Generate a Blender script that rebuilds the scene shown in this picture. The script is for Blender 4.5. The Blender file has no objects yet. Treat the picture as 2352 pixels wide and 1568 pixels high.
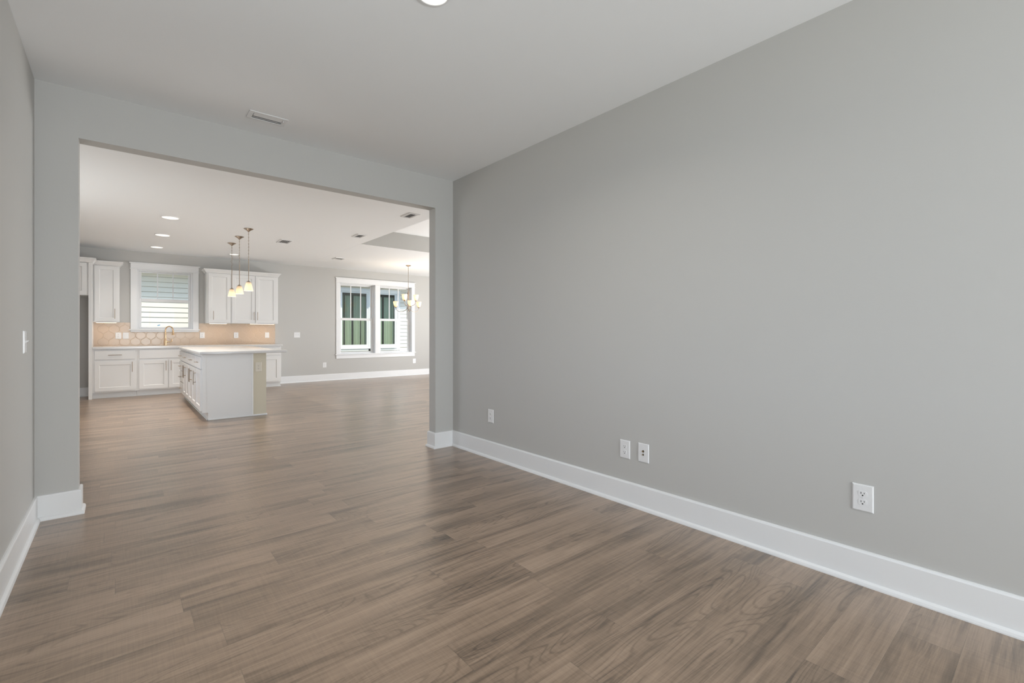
import bpy, bmesh, math, random
from mathutils import Vector, Matrix
R = math.radians
random.seed(7)
SC = bpy.context.scene
COL = SC.collection

# ------------------------------------------------------------------ camera
cam_d = bpy.data.cameras.new('camera')
cam = bpy.data.objects.new('camera', cam_d); COL.objects.link(cam)
cam.location = (0, 0, 1.17)
cam.rotation_euler = (R(90), 0, R(-40))
cam_d.sensor_width = 36.0
cam_d.lens = 36.0 * 1074.0 / 2352.0
cam_d.shift_y = -20.7 / 2352.0
cam_d.clip_start = 0.02
SC.camera = cam

# ------------------------------------------------------------------ world, sun, fill lamps, exposure
SC.view_settings.view_transform = 'Standard'
SC.view_settings.look = 'None'
SC.view_settings.gamma = 1.0
SC.view_settings.use_curve_mapping = False
SC.view_settings.exposure = 0.0
W = bpy.data.worlds.new('sky'); SC.world = W; W.use_nodes = True
bg = W.node_tree.nodes['Background']
bg.inputs['Color'].default_value = (0.62, 0.80, 1.06, 1)
bg.inputs['Strength'].default_value = 2.1

def lamp(name, kind, loc, power, color=(1, 1, 1), rot=(0, 0, 0), size=None, size_y=None, parent=None, radius=None):
    d = bpy.data.lights.new(name, kind)
    d.energy = power; d.color = color
    if kind == 'AREA':
        if size_y: d.shape = 'RECTANGLE'; d.size = size; d.size_y = size_y
        else: d.shape = 'DISK'; d.size = size
    if radius is not None: d.shadow_soft_size = radius
    o = bpy.data.objects.new(name, d); COL.objects.link(o)
    o.location = loc; o.rotation_euler = rot
    if parent: o.parent = parent
    return o

sun = lamp('sun', 'SUN', (0, 0, 20), 4.1, (1.0, 0.89, 0.70), (R(30), 0, 0))
sun.data.angle = R(0.6)
FILL = (0.93, 0.97, 1.0); FILL_WARM = (0.98, 0.99, 1.0)
# fill lamps added out of view, set at the added door and windows
lamp('right_side_fill', 'AREA', (8.70, 7.4, 1.2), 105.84, FILL_WARM, (R(90), 0, R(90)), 3.4, 2.1)
lamp('living_fill', 'AREA', (5.6, 4.12, 1.45), 1.9, FILL_WARM, (R(90), 0, 0), 2.0, 1.6)
lamp('kitchen_side_fill', 'AREA', (-1.60, 6.6, 1.45), 18.18, FILL_WARM, (R(90), 0, R(-90)), 2.0, 1.6)
lamp('left_side_fill', 'AREA', (-0.50, 1.1, 1.45), 0.4, FILL, (R(90), 0, R(-90)), 1.8, 1.6)
# upward fill lamps, added out of view to brighten the ceilings
FILL_UP = (0.90, 0.96, 1.0)
FILL_UP_WARM = (0.99, 0.985, 0.97)
lamp('front_ceiling_fill', 'AREA', (1.1, -4.45, 0.72), 210, FILL_UP, (R(138), 0, 0), 1.9, 0.9)
lamp('left_ceiling_fill', 'AREA', (-0.42, 1.1, 1.10), 9, FILL_UP, (R(150), 0, R(-90)), 1.8, 0.9)
lamp('right_ceiling_fill', 'AREA', (8.40, 7.4, 0.22), 244.62, FILL_UP_WARM, (R(158), 0, R(90)), 3.4, 1.0)
lamp('living_ceiling_fill', 'AREA', (5.6, 4.20, 1.10), 3.64, FILL_UP_WARM, (R(140), 0, 0), 2.0, 0.9)
lamp('kitchen_ceiling_fill', 'AREA', (-1.50, 6.6, 1.10), 8.73, FILL_UP_WARM, (R(135), 0, R(-90)), 2.0, 0.9)

# ------------------------------------------------------------------ materials
def mat(name, color, rough=0.5, metal=0.0, spec=0.5, bump=None, coat=0.0):
    m = bpy.data.materials.new(name); m.use_nodes = True
    nt = m.node_tree; p = nt.nodes['Principled BSDF']
    p.inputs['Base Color'].default_value = (*color, 1)
    p.inputs['Roughness'].default_value = rough
    p.inputs['Metallic'].default_value = metal
    p.inputs['Specular IOR Level'].default_value = spec
    p.inputs['Coat Weight'].default_value = coat
    if bump:
        scale, strength = bump
        n = nt.nodes.new('ShaderNodeTexNoise'); n.inputs['Scale'].default_value = scale
        n.inputs['Detail'].default_value = 3
        tc = nt.nodes.new('ShaderNodeTexCoord')
        b = nt.nodes.new('ShaderNodeBump'); b.inputs['Strength'].default_value = strength
        b.inputs['Distance'].default_value = 0.002
        nt.links.new(tc.outputs['Object'], n.inputs['Vector'])
        nt.links.new(n.outputs['Fac'], b.inputs['Height'])
        nt.links.new(b.outputs['Normal'], p.inputs['Normal'])
    return m

M = {}
M['wall'] = mat('wall_paint', (0.545, 0.537, 0.516), 0.6, spec=0.3, bump=(90, 0.12))
M['ceiling'] = mat('ceiling_paint', (0.87, 0.88, 0.885), 0.8, spec=0.2, bump=(70, 0.15))
M['trim'] = mat('white_trim_paint', (0.85, 0.855, 0.86), 0.35)
M['cabinet'] = mat('white_cabinet_paint', (0.78, 0.775, 0.765), 0.35)
M['quartz'] = mat('white_quartz', (0.68, 0.675, 0.67), 0.2, bump=(30, 0.01))
M['nickel'] = mat('brushed_nickel', (0.40, 0.335, 0.275), 0.34, 1.0)
M['gold'] = mat('champagne_metal', (0.70, 0.50, 0.31), 0.25, 1.0)
M['plastic'] = mat('white_plastic', (0.82, 0.82, 0.82), 0.3)
M['vinyl'] = mat('white_vinyl', (0.80, 0.80, 0.80), 0.35)
M['dark'] = mat('dark_void', (0.015, 0.015, 0.015), 0.8)
M['brass'] = mat('connector_brass', (0.45, 0.36, 0.2), 0.3, 1.0)
M['duct'] = mat('vent_interior', (0.10, 0.10, 0.10), 0.8)
M['white_metal'] = mat('white_enamel', (0.80, 0.80, 0.80), 0.4)
M['half'] = mat('half_wall_warm_lit', (0.66, 0.61, 0.49), 0.6, spec=0.3)  # wall paint with the warm light on it put into the colour
M['tile'] = mat('beige_tile', (0.62, 0.49, 0.375), 0.22, bump=(25, 0.05))
M['grout'] = mat('grout', (0.67, 0.545, 0.44), 0.7)
M['siding'] = mat('cream_siding', (0.82, 0.755, 0.66), 0.6, bump=(40, 0.1))
M['soffit'] = mat('yellow_bounce_soffit', (0.78, 0.62, 0.26), 0.6)  # made yellow so its bounce tints the siding below
M['almond'] = mat('almond_plastic', (0.70, 0.65, 0.55), 0.35)
M['ext_trim'] = mat('exterior_trim', (0.86, 0.86, 0.86), 0.5)
M['ground'] = mat('ground_gravel', (0.30, 0.30, 0.24), 0.9, bump=(20, 0.5))
M['roofing'] = mat('roofing', (0.2, 0.2, 0.2), 0.9)
M['room_dark'] = mat('house_interior', (0.30, 0.30, 0.26), 0.8)
M['reflection_panel'] = mat('pale_reflection_panel', (0.56, 0.62, 0.53), 0.9)  # pale green panels standing in for reflections in the neighbor's glass
M['tape'] = mat('blue_tape', (0.10, 0.38, 0.72), 0.5)

def emit(name, color, strength):
    m = bpy.data.materials.new(name); m.use_nodes = True
    nt = m.node_tree; nt.nodes.clear()
    e = nt.nodes.new('ShaderNodeEmission'); o = nt.nodes.new('ShaderNodeOutputMaterial')
    e.inputs['Color'].default_value = (*color, 1); e.inputs['Strength'].default_value = strength
    nt.links.new(e.outputs[0], o.inputs[0])
    return m
M['led'] = emit('led_lens', (1.0, 0.93, 0.80), 1.6)
M['led_bar'] = emit('led_bar', (1.0, 0.84, 0.62), 3.0)
M['bulb'] = emit('bulb', (1.0, 0.82, 0.58), 8.0)

def shade_glass():
    m = bpy.data.materials.new('frosted_shade_glass'); m.use_nodes = True
    nt = m.node_tree; nt.nodes.clear(); L = nt.links.new
    o = nt.nodes.new('ShaderNodeOutputMaterial')
    t = nt.nodes.new('ShaderNodeBsdfTranslucent'); t.inputs['Color'].default_value = (0.96, 0.87, 0.74, 1)
    d = nt.nodes.new('ShaderNodeBsdfDiffuse'); d.inputs['Color'].default_value = (0.9, 0.84, 0.76, 1)
    g = nt.nodes.new('ShaderNodeBsdfGlossy'); g.inputs['Roughness'].default_value = 0.15
    a = nt.nodes.new('ShaderNodeMixShader'); a.inputs[0].default_value = 0.45
    b = nt.nodes.new('ShaderNodeMixShader'); b.inputs[0].default_value = 0.05
    L(t.outputs[0], a.inputs[1]); L(d.outputs[0], a.inputs[2])
    L(a.outputs[0], b.inputs[1]); L(g.outputs[0], b.inputs[2]); L(b.outputs[0], o.inputs[0])
    return m
M['shade'] = shade_glass()

def pane_glass(name, tint):
    m = bpy.data.materials.new(name); m.use_nodes = True
    nt = m.node_tree; nt.nodes.clear(); L = nt.links.new
    o = nt.nodes.new('ShaderNodeOutputMaterial')
    t = nt.nodes.new('ShaderNodeBsdfTransparent'); t.inputs['Color'].default_value = (*tint, 1)
    g = nt.nodes.new('ShaderNodeBsdfGlossy'); g.inputs['Roughness'].default_value = 0.0
    f = nt.nodes.new('ShaderNodeLayerWeight'); f.inputs['Blend'].default_value = 0.5
    q = nt.nodes.new('ShaderNodeMath'); q.operation = 'POWER'; q.inputs[1].default_value = 5.0
    k = nt.nodes.new('ShaderNodeMath'); k.operation = 'MULTIPLY_ADD'; k.inputs[1].default_value = 0.97; k.inputs[2].default_value = 0.025
    x = nt.nodes.new('ShaderNodeMixShader')
    L(f.outputs['Facing'], q.inputs[0]); L(q.outputs[0], k.inputs[0])
    L(k.outputs[0], x.inputs[0]); L(t.outputs[0], x.inputs[1]); L(g.outputs[0], x.inputs[2]); L(x.outputs[0], o.inputs[0])
    return m
M['pane'] = pane_glass('window_glass', (0.97, 0.99, 0.98))
M['pane_green'] = pane_glass('tinted_glass', (0.92, 0.95, 0.92))

def floor_mat():
    m = bpy.data.materials.new('vinyl_plank_floor'); m.use_nodes = True
    nt = m.node_tree; p = nt.nodes['Principled BSDF']; L = nt.links.new
    N = nt.nodes.new
    def math_(op, a, b=None, c=None):
        n = N('ShaderNodeMath'); n.operation = op
        for i, v in enumerate((a, b, c)):
            if v is None: continue
            if isinstance(v, (int, float)): n.inputs[i].default_value = v
            else: L(v, n.inputs[i])
        return n.outputs[0]
    tc = N('ShaderNodeTexCoord'); sx = N('ShaderNodeSeparateXYZ'); L(tc.outputs['Object'], sx.inputs[0])
    X, Y = sx.outputs['X'], sx.outputs['Y']
    PW, PL = 0.1775, 1.22
    v = math_('DIVIDE', math_('SUBTRACT', Y, 0.076), PW)
    row = math_('FLOOR', v); vf = math_('FRACT', v)
    wn = N('ShaderNodeTexWhiteNoise'); wn.noise_dimensions = '1D'; L(row, wn.inputs['W'])
    u = math_('ADD', math_('DIVIDE', X, PL), math_('MULTIPLY', wn.outputs['Value'], 7.3))
    cell = math_('FLOOR', u); uf = math_('FRACT', u)
    cv = N('ShaderNodeCombineXYZ'); L(cell, cv.inputs[0]); L(row, cv.inputs[1])
    wp = N('ShaderNodeTexWhiteNoise'); wp.noise_dimensions = '2D'; L(cv.outputs[0], wp.inputs['Vector'])
    sc = N('ShaderNodeSeparateColor'); L(wp.outputs['Color'], sc.inputs[0])
    r1, r2, r3 = sc.outputs[0], sc.outputs[1], sc.outputs[2]
    # plank local coordinates with a random shift per plank
    px = math_('ADD', X, math_('MULTIPLY', r1, 37.0)); py = math_('ADD', Y, math_('MULTIPLY', r2, 53.0))
    def vec(ax, ay, az=0.0):
        c = N('ShaderNodeCombineXYZ')
        L(math_('MULTIPLY', px, ax), c.inputs[0]); L(math_('MULTIPLY', py, ay), c.inputs[1])
        c.inputs[2].default_value = az
        return c.outputs[0]
    def noise(vv, scale, detail=3, rough=0.55, dist=0.0):
        n = N('ShaderNodeTexNoise'); L(vv, n.inputs['Vector']); n.inputs['Scale'].default_value = scale
        n.inputs['Detail'].default_value = detail; n.inputs['Roughness'].default_value = rough
        n.inputs['Distortion'].default_value = dist
        return n.outputs['Fac']
    broad = noise(vec(1.1, 7.0), 1.0, 3, 0.5, 0.6)          # cloudy light / dark zones along the board
    streak = noise(vec(2.2, 60.0, 3.1), 1.0, 4, 0.65, 0.2)  # fine streaks
    fine = noise(vec(9.0, 260.0, 5.7), 1.0, 2, 0.6)
    saw = noise(vec(160.0, 6.0, 1.7), 1.0, 2, 0.6)          # cross saw marks
    # cathedral figure: contour lines of a stretched noise field
    field = noise(vec(0.95, 6.2, 9.0), 1.0, 1, 0.4, 0.35)
    ring = math_('ABSOLUTE', math_('SUBTRACT', math_('FRACT', math_('MULTIPLY', field, 26.0)), 0.5))
    ringd = N('ShaderNodeMapRange'); ringd.inputs[1].default_value = 0.0; ringd.inputs[2].default_value = 0.22
    ringd.inputs[3].default_value = 1.0; ringd.inputs[4].default_value = 0.0; ringd.interpolation_type = 'SMOOTHSTEP'
    L(ring, ringd.inputs[0])
    mask = N('ShaderNodeMapRange'); mask.inputs[1].default_value = 0.46; mask.inputs[2].default_value = 0.60
    L(noise(vec(0.8, 4.0, 14.0), 1.0, 1, 0.4), mask.inputs[0])
    figure = math_('MULTIPLY', ringd.outputs[0], mask.outputs[0])
    def dev(x, k): return math_('MULTIPLY', math_('SUBTRACT', x, 0.5), k)
    zone = N('ShaderNodeMapRange'); zone.inputs[1].default_value = 0.54; zone.inputs[2].default_value = 0.74; zone.interpolation_type = 'SMOOTHSTEP'
    L(noise(vec(0.85, 9.5, 21.0), 1.0, 2, 0.45, 0.5), zone.inputs[0])
    dash = N('ShaderNodeMapRange'); dash.inputs[1].default_value = 0.60; dash.inputs[2].default_value = 0.72
    L(noise(vec(3.2, 120.0, 33.0), 1.0, 2, 0.5, 0.3), dash.inputs[0])
    val = math_('ADD', 0.70, dev(broad, 1.05))
    for x, k in ((streak, 0.85), (r3, 0.15), (fine, 0.34), (saw, 0.26)): val = math_('ADD', val, dev(x, k))
    val = math_('SUBTRACT', val, math_('MULTIPLY', zone.outputs[0], 0.26))
    val = math_('SUBTRACT', val, math_('MULTIPLY', dash.outputs[0], math_('ADD', 0.05, math_('MULTIPLY', zone.outputs[0], 0.16))))
    val = math_('SUBTRACT', val, math_('MULTIPLY', figure, 0.20))
    ramp = N('ShaderNodeValToRGB'); L(val, ramp.inputs[0])
    e = ramp.color_ramp.elements
    e[0].position = 0.20; e[0].color = (0.060, 0.040, 0.028, 1)
    e[1].position = 1.0; e[1].color = (0.41, 0.296, 0.213, 1)
    k = ramp.color_ramp.elements.new(0.50); k.color = (0.185, 0.127, 0.086, 1)
    k = ramp.color_ramp.elements.new(0.72); k.color = (0.30, 0.209, 0.145, 1)
    gy = math_('LESS_THAN', math_('MINIMUM', vf, math_('SUBTRACT', 1.0, vf)), 0.0050)
    gx = math_('LESS_THAN', math_('MINIMUM', uf, math_('SUBTRACT', 1.0, uf)), 0.0010)
    gap = math_('MAXIMUM', gy, gx)
    mix = N('ShaderNodeMix'); mix.data_type = 'RGBA'; L(math_('MULTIPLY', gap, 0.38), mix.inputs[0])
    L(ramp.outputs[0], mix.inputs[6]); mix.inputs[7].default_value = (0.05, 0.038, 0.03, 1)
    L(mix.outputs[2], p.inputs['Base Color'])
    rr = N('ShaderNodeMapRange'); rr.inputs[3].default_value = 0.26; rr.inputs[4].default_value = 0.38
    L(streak, rr.inputs[0]); L(rr.outputs[0], p.inputs['Roughness'])
    p.inputs['IOR'].default_value = 2.0; p.inputs['Specular IOR Level'].default_value = 0.5; p.inputs['Specular Tint'].default_value = (1.0, 0.88, 0.74, 1)
    p.inputs['Coat IOR'].default_value = 1.6; p.inputs['Coat Weight'].default_value = 0.5; p.inputs['Coat Roughness'].default_value = 0.30
    hgt = math_('ADD', math_('MULTIPLY', streak, 0.9), math_('MULTIPLY', fine, 0.35))
    hgt = math_('SUBTRACT', hgt, math_('MULTIPLY', gap, 0.6))
    b = N('ShaderNodeBump'); b.inputs['Strength'].default_value = 0.40; b.inputs['Distance'].default_value = 0.0012
    L(hgt, b.inputs['Height']); L(b.outputs['Normal'], p.inputs['Normal'])
    return m
M['floor'] = floor_mat()

# ------------------------------------------------------------------ mesh helpers
class MB:
    def __init__(s): s.bm = bmesh.new()
    def box(s, x0, x1, y0, y1, z0, z1, bev=0.0, seg=1):
        vs = [s.bm.verts.new((x, y, z)) for x in (x0, x1) for y in (y0, y1) for z in (z0, z1)]
        F = [(0, 1, 3, 2), (4, 6, 7, 5), (0, 4, 5, 1), (2, 3, 7, 6), (0, 2, 6, 4), (1, 5, 7, 3)]
        fs = [s.bm.faces.new([vs[i] for i in f]) for f in F]
        if bev:
            es = list({e for f in fs for e in f.edges})
            bmesh.ops.bevel(s.bm, geom=es, offset=bev, segments=seg, affect='EDGES', profile=0.5)
        return s
    def prism(s, poly, axis, a0, a1):
        """closed polygon in the plane normal to axis, extruded a0..a1; poly coordinates are the other two axes in order"""
        def P(p, a):
            q = list(p); q.insert(axis, a); return q
        A = [s.bm.verts.new(P(p, a0)) for p in poly]; B = [s.bm.verts.new(P(p, a1)) for p in poly]
        n = len(poly)
        s.bm.faces.new(A); s.bm.faces.new(B[::-1])
        for i in range(n): s.bm.faces.new((A[i], B[i], B[(i + 1) % n], A[(i + 1) % n]))
        return s
    def lathe(s, prof, c=(0, 0), seg=32, close=False):
        rings = []
        for r, z in prof:
            if r < 1e-6: rings.append([s.bm.verts.new((c[0], c[1], z))])
            else: rings.append([s.bm.verts.new((c[0] + r * math.cos(2 * math.pi * i / seg), c[1] + r * math.sin(2 * math.pi * i / seg), z)) for i in range(seg)])
        pairs = list(zip(rings, rings[1:])) + ([(rings[-1], rings[0])] if close else [])
        for a, b in pairs:
            for i in range(seg):
                j = (i + 1) % seg
                if len(a) == 1 and len(b) == 1: continue
                if len(a) == 1: s.bm.faces.new((a[0], b[i], b[j]))
                elif len(b) == 1: s.bm.faces.new((a[i], b[0], a[j]))
                else: s.bm.faces.new((a[i], b[i], b[j], a[j]))
        return s
    def tube(s, pts, r, seg=10, caps=True, closed=False):
        pts = [Vector(p) for p in pts]; n = len(pts); rings = []
        up = None
        for i, p in enumerate(pts):
            if closed: t = pts[(i + 1) % n] - pts[i - 1]
            else: t = pts[min(i + 1, n - 1)] - pts[max(i - 1, 0)]
            t.normalize()
            if up is None:
                up = Vector((0, 0, 1)) if abs(t.z) < 0.9 else Vector((1, 0, 0))
            a = t.cross(up)
            if a.length < 1e-5: a = t.cross(Vector((1, 0, 0)))
            a.normalize(); b = a.cross(t); b.normalize(); up = b
            rr = r[i] if isinstance(r, (list, tuple)) else r
            rings.append([s.bm.verts.new(p + rr * (math.cos(2 * math.pi * k / seg) * a + math.sin(2 * math.pi * k / seg) * b)) for k in range(seg)])
        m = n if closed else n - 1
        for i in range(m):
            A, B = rings[i], rings[(i + 1) % n]
            for k in range(seg):
                s.bm.faces.new((A[k], A[(k + 1) % seg], B[(k + 1) % seg], B[k]))
        if caps and not closed:
            s.bm.faces.new(rings[0][::-1]); s.bm.faces.new(rings[-1])
        return s
    def cyl(s, a, b, r, seg=12): return s.tube([a, b], r, seg)
    def shaker(s, x0, x1, y0, y1, z0, z1, rail=0.062, rec=0.009):
        """framed door: front face at y0, recessed flat panel"""
        vs = [s.bm.verts.new((x, y, z)) for x in (x0, x1) for y in (y0, y1) for z in (z0, z1)]
        for f in [(0, 1, 3, 2), (4, 6, 7, 5), (2, 3, 7, 6), (0, 2, 6, 4), (1, 5, 7, 3)]:
            s.bm.faces.new([vs[i] for i in f])
        def rect(d, y):
            return [s.bm.verts.new(v) for v in ((x0 + d, y, z0 + d), (x1 - d, y, z0 + d), (x1 - d, y, z1 - d), (x0 + d, y, z1 - d))]
        A = [vs[0], vs[4], vs[5], vs[1]]; B = rect(rail, y0); C_ = rect(rail + 0.008, y0 + rec)
        for P, Q in ((A, B), (B, C_)):
            for i in range(4):
                j = (i + 1) % 4; s.bm.faces.new((P[i], P[j], Q[j], Q[i]))
        s.bm.faces.new(C_)
        return s
    def build(s, name, m, parent=None, smooth=None, loc=None):
        bmesh.ops.recalc_face_normals(s.bm, faces=s.bm.faces)
        me = bpy.data.meshes.new(name); s.bm.to_mesh(me); s.bm.free()
        me.materials.append(m)
        if smooth:
            for f in me.polygons: f.use_smooth = True
            me.set_sharp_from_angle(angle=R(smooth))
        o = bpy.data.objects.new(name, me); COL.objects.link(o)
        if parent: o.parent = parent
        if loc: o.location = loc
        return o

def tag(o, label, cat, group=None, kind=None):
    o['label'] = label; o['category'] = cat
    if group: o['group'] = group
    if kind: o['kind'] = kind
    return o
def thing(name, label, cat, loc, rz=0.0, group=None):
    o = bpy.data.objects.new(name, None); COL.objects.link(o)
    o.empty_display_size = 0.1; o.location = loc; o.rotation_euler = (0, 0, rz)
    return tag(o, label, cat, group)
def structure(o, label=None):
    o['kind'] = 'structure'
    if label: o['label'] = label
    return o
def struct_empty(name, loc=(0, 0, 0), label=None):
    o = bpy.data.objects.new(name, None); COL.objects.link(o); o.location = loc
    return structure(o, label)
def copy_tree(o, parent=None):
    c = o.copy(); COL.objects.link(c)
    if parent: c.parent = parent
    for ch in list(o.children): copy_tree(ch, c)
    return c

# ------------------------------------------------------------------ dimensions
XL, XR = -0.405, 2.655          # front room side walls
YN, YB, YB2 = -4.6, 4.12, 4.242 # near wall, wall with the wide opening (both faces)
OX0, OX1, OZ = -0.204, 2.446, 2.428
CZ = 2.74
YF = 11.60                      # far kitchen wall
GX0, GX1 = -1.5, 8.6            # big room sides
T = 0.14

# ------------------------------------------------------------------ shell
structure(MB().box(GX0 - T, GX1 + T, YN - T, YF + T, -0.08, 0.0).build('floor', M['floor']), 'grey brown wood plank floor')
TX0, TX1, TY0, TY1, TZ = 3.28, 7.3, 4.95, 8.09, 3.04
c = MB()
c.box(XL - T, XR + T, YN - T, YB + 0.06, CZ, CZ + 0.1)
c.box(GX0 - T, TX0 - 0.0015, YB + 0.06, YF + T, CZ, CZ + 0.1)
c.box(TX1 + 0.0015, GX1 + T, YB + 0.06, YF + T, CZ, CZ + 0.1)
c.box(TX0, TX1, YB + 0.06, TY0 - 0.0015, CZ, CZ + 0.1)
c.box(TX0, TX1, TY1 + 0.0015, YF + T, CZ, CZ + 0.1)
c.box(TX0 - 0.05, TX1 + 0.05, TY0 - 0.05, TY1 + 0.05, TZ, TZ + 0.08)
structure(c.build('ceiling', M['ceiling']), 'smooth white ceiling')
c = MB()
c.box(TX0 - 0.05, TX0, TY0 - 0.05, TY1 + 0.05, CZ + 0.0005, TZ)
c.box(TX1, TX1 + 0.05, TY0 - 0.05, TY1 + 0.05, CZ + 0.0005, TZ)
c.box(TX0, TX1, TY0 - 0.05, TY0, CZ + 0.0005, TZ)
c.box(TX0, TX1, TY1, TY1 + 0.05, CZ + 0.0005, TZ)
structure(c.build('trim_1', M['wall']), 'painted side faces of the recessed tray ceiling')

b = MB()
b.box(XL - T, XL, YN - T, 0.2, 0, CZ); b.box(XL - T, XL, 2.0, YB, 0, CZ); b.box(XL - T, XL, 0.2, 2.0, 0, 0.65); b.box(XL - T, XL, 0.2, 2.0, 2.25, CZ)
structure(b.build('wall_left', M['wall']), 'grey painted wall')
structure(MB().box(XR, XR + T, YN - T, YB, 0, CZ).build('wall_right', M['wall']), 'long blank grey painted wall')
b = MB()
b.box(GX0, OX0, YB, YB2, 0, CZ); b.box(OX0, OX1, YB, YB2, OZ, CZ)
b.box(OX1, 4.6, YB, YB2, 0, CZ); b.box(6.6, GX1, YB, YB2, 0, CZ)
b.box(4.6, 6.6, YB, YB2, 0, 0.65); b.box(4.6, 6.6, YB, YB2, 2.25, CZ)
structure(b.build('wall_back', M['wall']), 'grey wall with the wide cased-free opening')
b = MB()
b.box(XL, 0.1, YN - T, YN, 0, CZ); b.box(2.1, XR, YN - T, YN, 0, CZ)
b.box(0.1, 2.1, YN - T, YN, 0, 0.65); b.box(0.1, 2.1, YN - T, YN, 2.25, CZ)
structure(b.build('wall_near', M['wall']))
b = MB()
b.box(GX0 - T, GX0, YB, 5.6, 0, CZ); b.box(GX0 - T, GX0, 7.6, YF + T, 0, CZ)
b.box(GX0 - T, GX0, 5.6, 7.6, 0, 0.65); b.box(GX0 - T, GX0, 5.6, 7.6, 2.25, CZ)
structure(b.build('wall_far_left', M['wall']))
b = MB()
b.box(GX1, GX1 + T, YB, 5.65, 0, CZ); b.box(GX1, GX1 + T, 9.15, YF + T, 0, CZ); b.box(GX1, GX1 + T, 5.65, 9.15, 2.3, CZ)
structure(b.build('wall_far_right', M['wall']))

# far wall with two window openings
K0, K1, KZ0, KZ1 = 0.256, 1.158, 1.232, 2.395      # kitchen window
N0, N1, NZ0, NZ1 = 4.168, 6.134, 0.635, 2.398      # dining nook double window
NM0, NM1 = 5.086, 5.215
b = MB()
b.box(GX0, K0, YF, YF + T, 0, CZ); b.box(K1, N0, YF, YF + T, 0, CZ); b.box(N1, GX1, YF, YF + T, 0, CZ)
b.box(K0, K1, YF, YF + T, 0, KZ0); b.box(K0, K1, YF, YF + T, KZ1, CZ)
b.box(N0, N1, YF, YF + T, 0, NZ0); b.box(N0, N1, YF, YF + T, NZ1, CZ); b.box(NM0, NM1, YF, YF + T, NZ0, NZ1)
structure(b.build('wall_far', M['wall']), 'far kitchen wall')

# ------------------------------------------------------------------ baseboards
def base_run(name, pts, label=None):
    prof = [(0, 0), (0.030, 0), (0.030, 0.006), (0.027, 0.016), (0.020, 0.0225), (0.0155, 0.024), (0.0155, 0.147), (0.0125, 0.1545), (0.006, 0.157), (0, 0.157)]
    bm = MB(); P = [Vector(p) for p in pts]; n = len(P)
    rows = []
    for i in range(n):
        din = (P[i] - P[i - 1]).normalized() if i else None
        dout = (P[i + 1] - P[i]).normalized() if i < n - 1 else None
        nr = lambda d: Vector((d.y, -d.x))
        if din is None: off = nr(dout)
        elif dout is None: off = nr(din)
        else:
            a, bb = nr(din), nr(dout); off = (a + bb) / (1 + a.dot(bb))
        rows.append([bm.bm.verts.new((P[i].x + off.x * d, P[i].y + off.y * d, z)) for d, z in prof])
    m = len(prof)
    for A, B in zip(rows, rows[1:]):
        for k in range(m): bm.bm.faces.new((A[k], A[(k + 1) % m], B[(k + 1) % m], B[k]))
    bm.bm.faces.new(rows[0]); bm.bm.faces.new(rows[-1][::-1])
    return structure(bm.build(name, M['trim']), label)
base_run('baseboard_left', [(XL, YN), (XL, YB), (OX0, YB), (OX0, YB2), (GX0, YB2)], 'white baseboard wrapping the left wall and jamb')
base_run('baseboard_right', [(GX1, YB2), (OX1, YB2), (OX1, YB), (XR, YB), (XR, YN)], 'white baseboard along the long right wall')
base_run('baseboard_far', [(2.70, YF), (GX1, YF)], 'white baseboard under the double window')
base_run('baseboard_alcove', [(-1.35, YF), (-0.416, YF)], 'white baseboard at the back of the refrigerator alcove')

# ------------------------------------------------------------------ windows
def sash_pair(root, x0, x1, z0, z1, zm0, zm1, yin, muntins=2):
    """double-hung unit between the jambs x0..x1; yin = wall face, glass about 0.15 behind it"""
    fr = MB()
    f = 0.032
    fr.box(x0, x0 + f, yin + 0.075, yin + T, z0, z1); fr.box(x1 - f, x1, yin + 0.075, yin + T, z0, z1)
    fr.box(x0 + f, x1 - f, yin + 0.075, yin + T, z1 - 0.022, z1); fr.box(x0 + f, x1 - f, yin + 0.075, yin + T, z0, z0 + 0.02)
    fr.build('window_frame', M['vinyl'], root)
    a0, a1 = x0 + f, x1 - f; st = 0.04
    def sash(nm, zb, zt, bot, top, y0, y1):
        s = MB()
        s.box(a0, a0 + st, y0, y1, zb, zt, 0.003); s.box(a1 - st, a1, y0, y1, zb, zt, 0.003)
        s.box(a0 + st, a1 - st, y0, y1, zb, zb + bot, 0.003); s.box(a0 + st, a1 - st, y0, y1, zt - top, zt, 0.003)
        o = s.build(nm, M['vinyl'], root)
        MB().box(a0 + st, a1 - st, (y0 + y1) / 2 - 0.002, (y0 + y1) / 2 + 0.002, zb + bot, zt - top).build('pane', M['pane'], o)
        return o
    up = sash('upper_sash', zm0 + 0.01, z1 - 0.022, zm1 - zm0 - 0.012, 0.026, yin + 0.128, yin + 0.152)
    sash('lower_sash', z0 + 0.02, zm1, 0.026, zm1 - zm0, yin + 0.098, yin + 0.122)
    if muntins:
        g = MB(); w = (a1 - a0 - 2 * st)
        for k in range(1, muntins + 1):
            xx = a0 + st + w * k / (muntins + 1)
            g.box(xx - 0.010, xx + 0.010, yin + 0.131, yin + 0.137, zm1, z1 - 0.047)
            g.box(xx - 0.010, xx + 0.010, yin + 0.143, yin + 0.149, zm1, z1 - 0.047)
        g.build('muntin', M['vinyl'], up)

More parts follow.
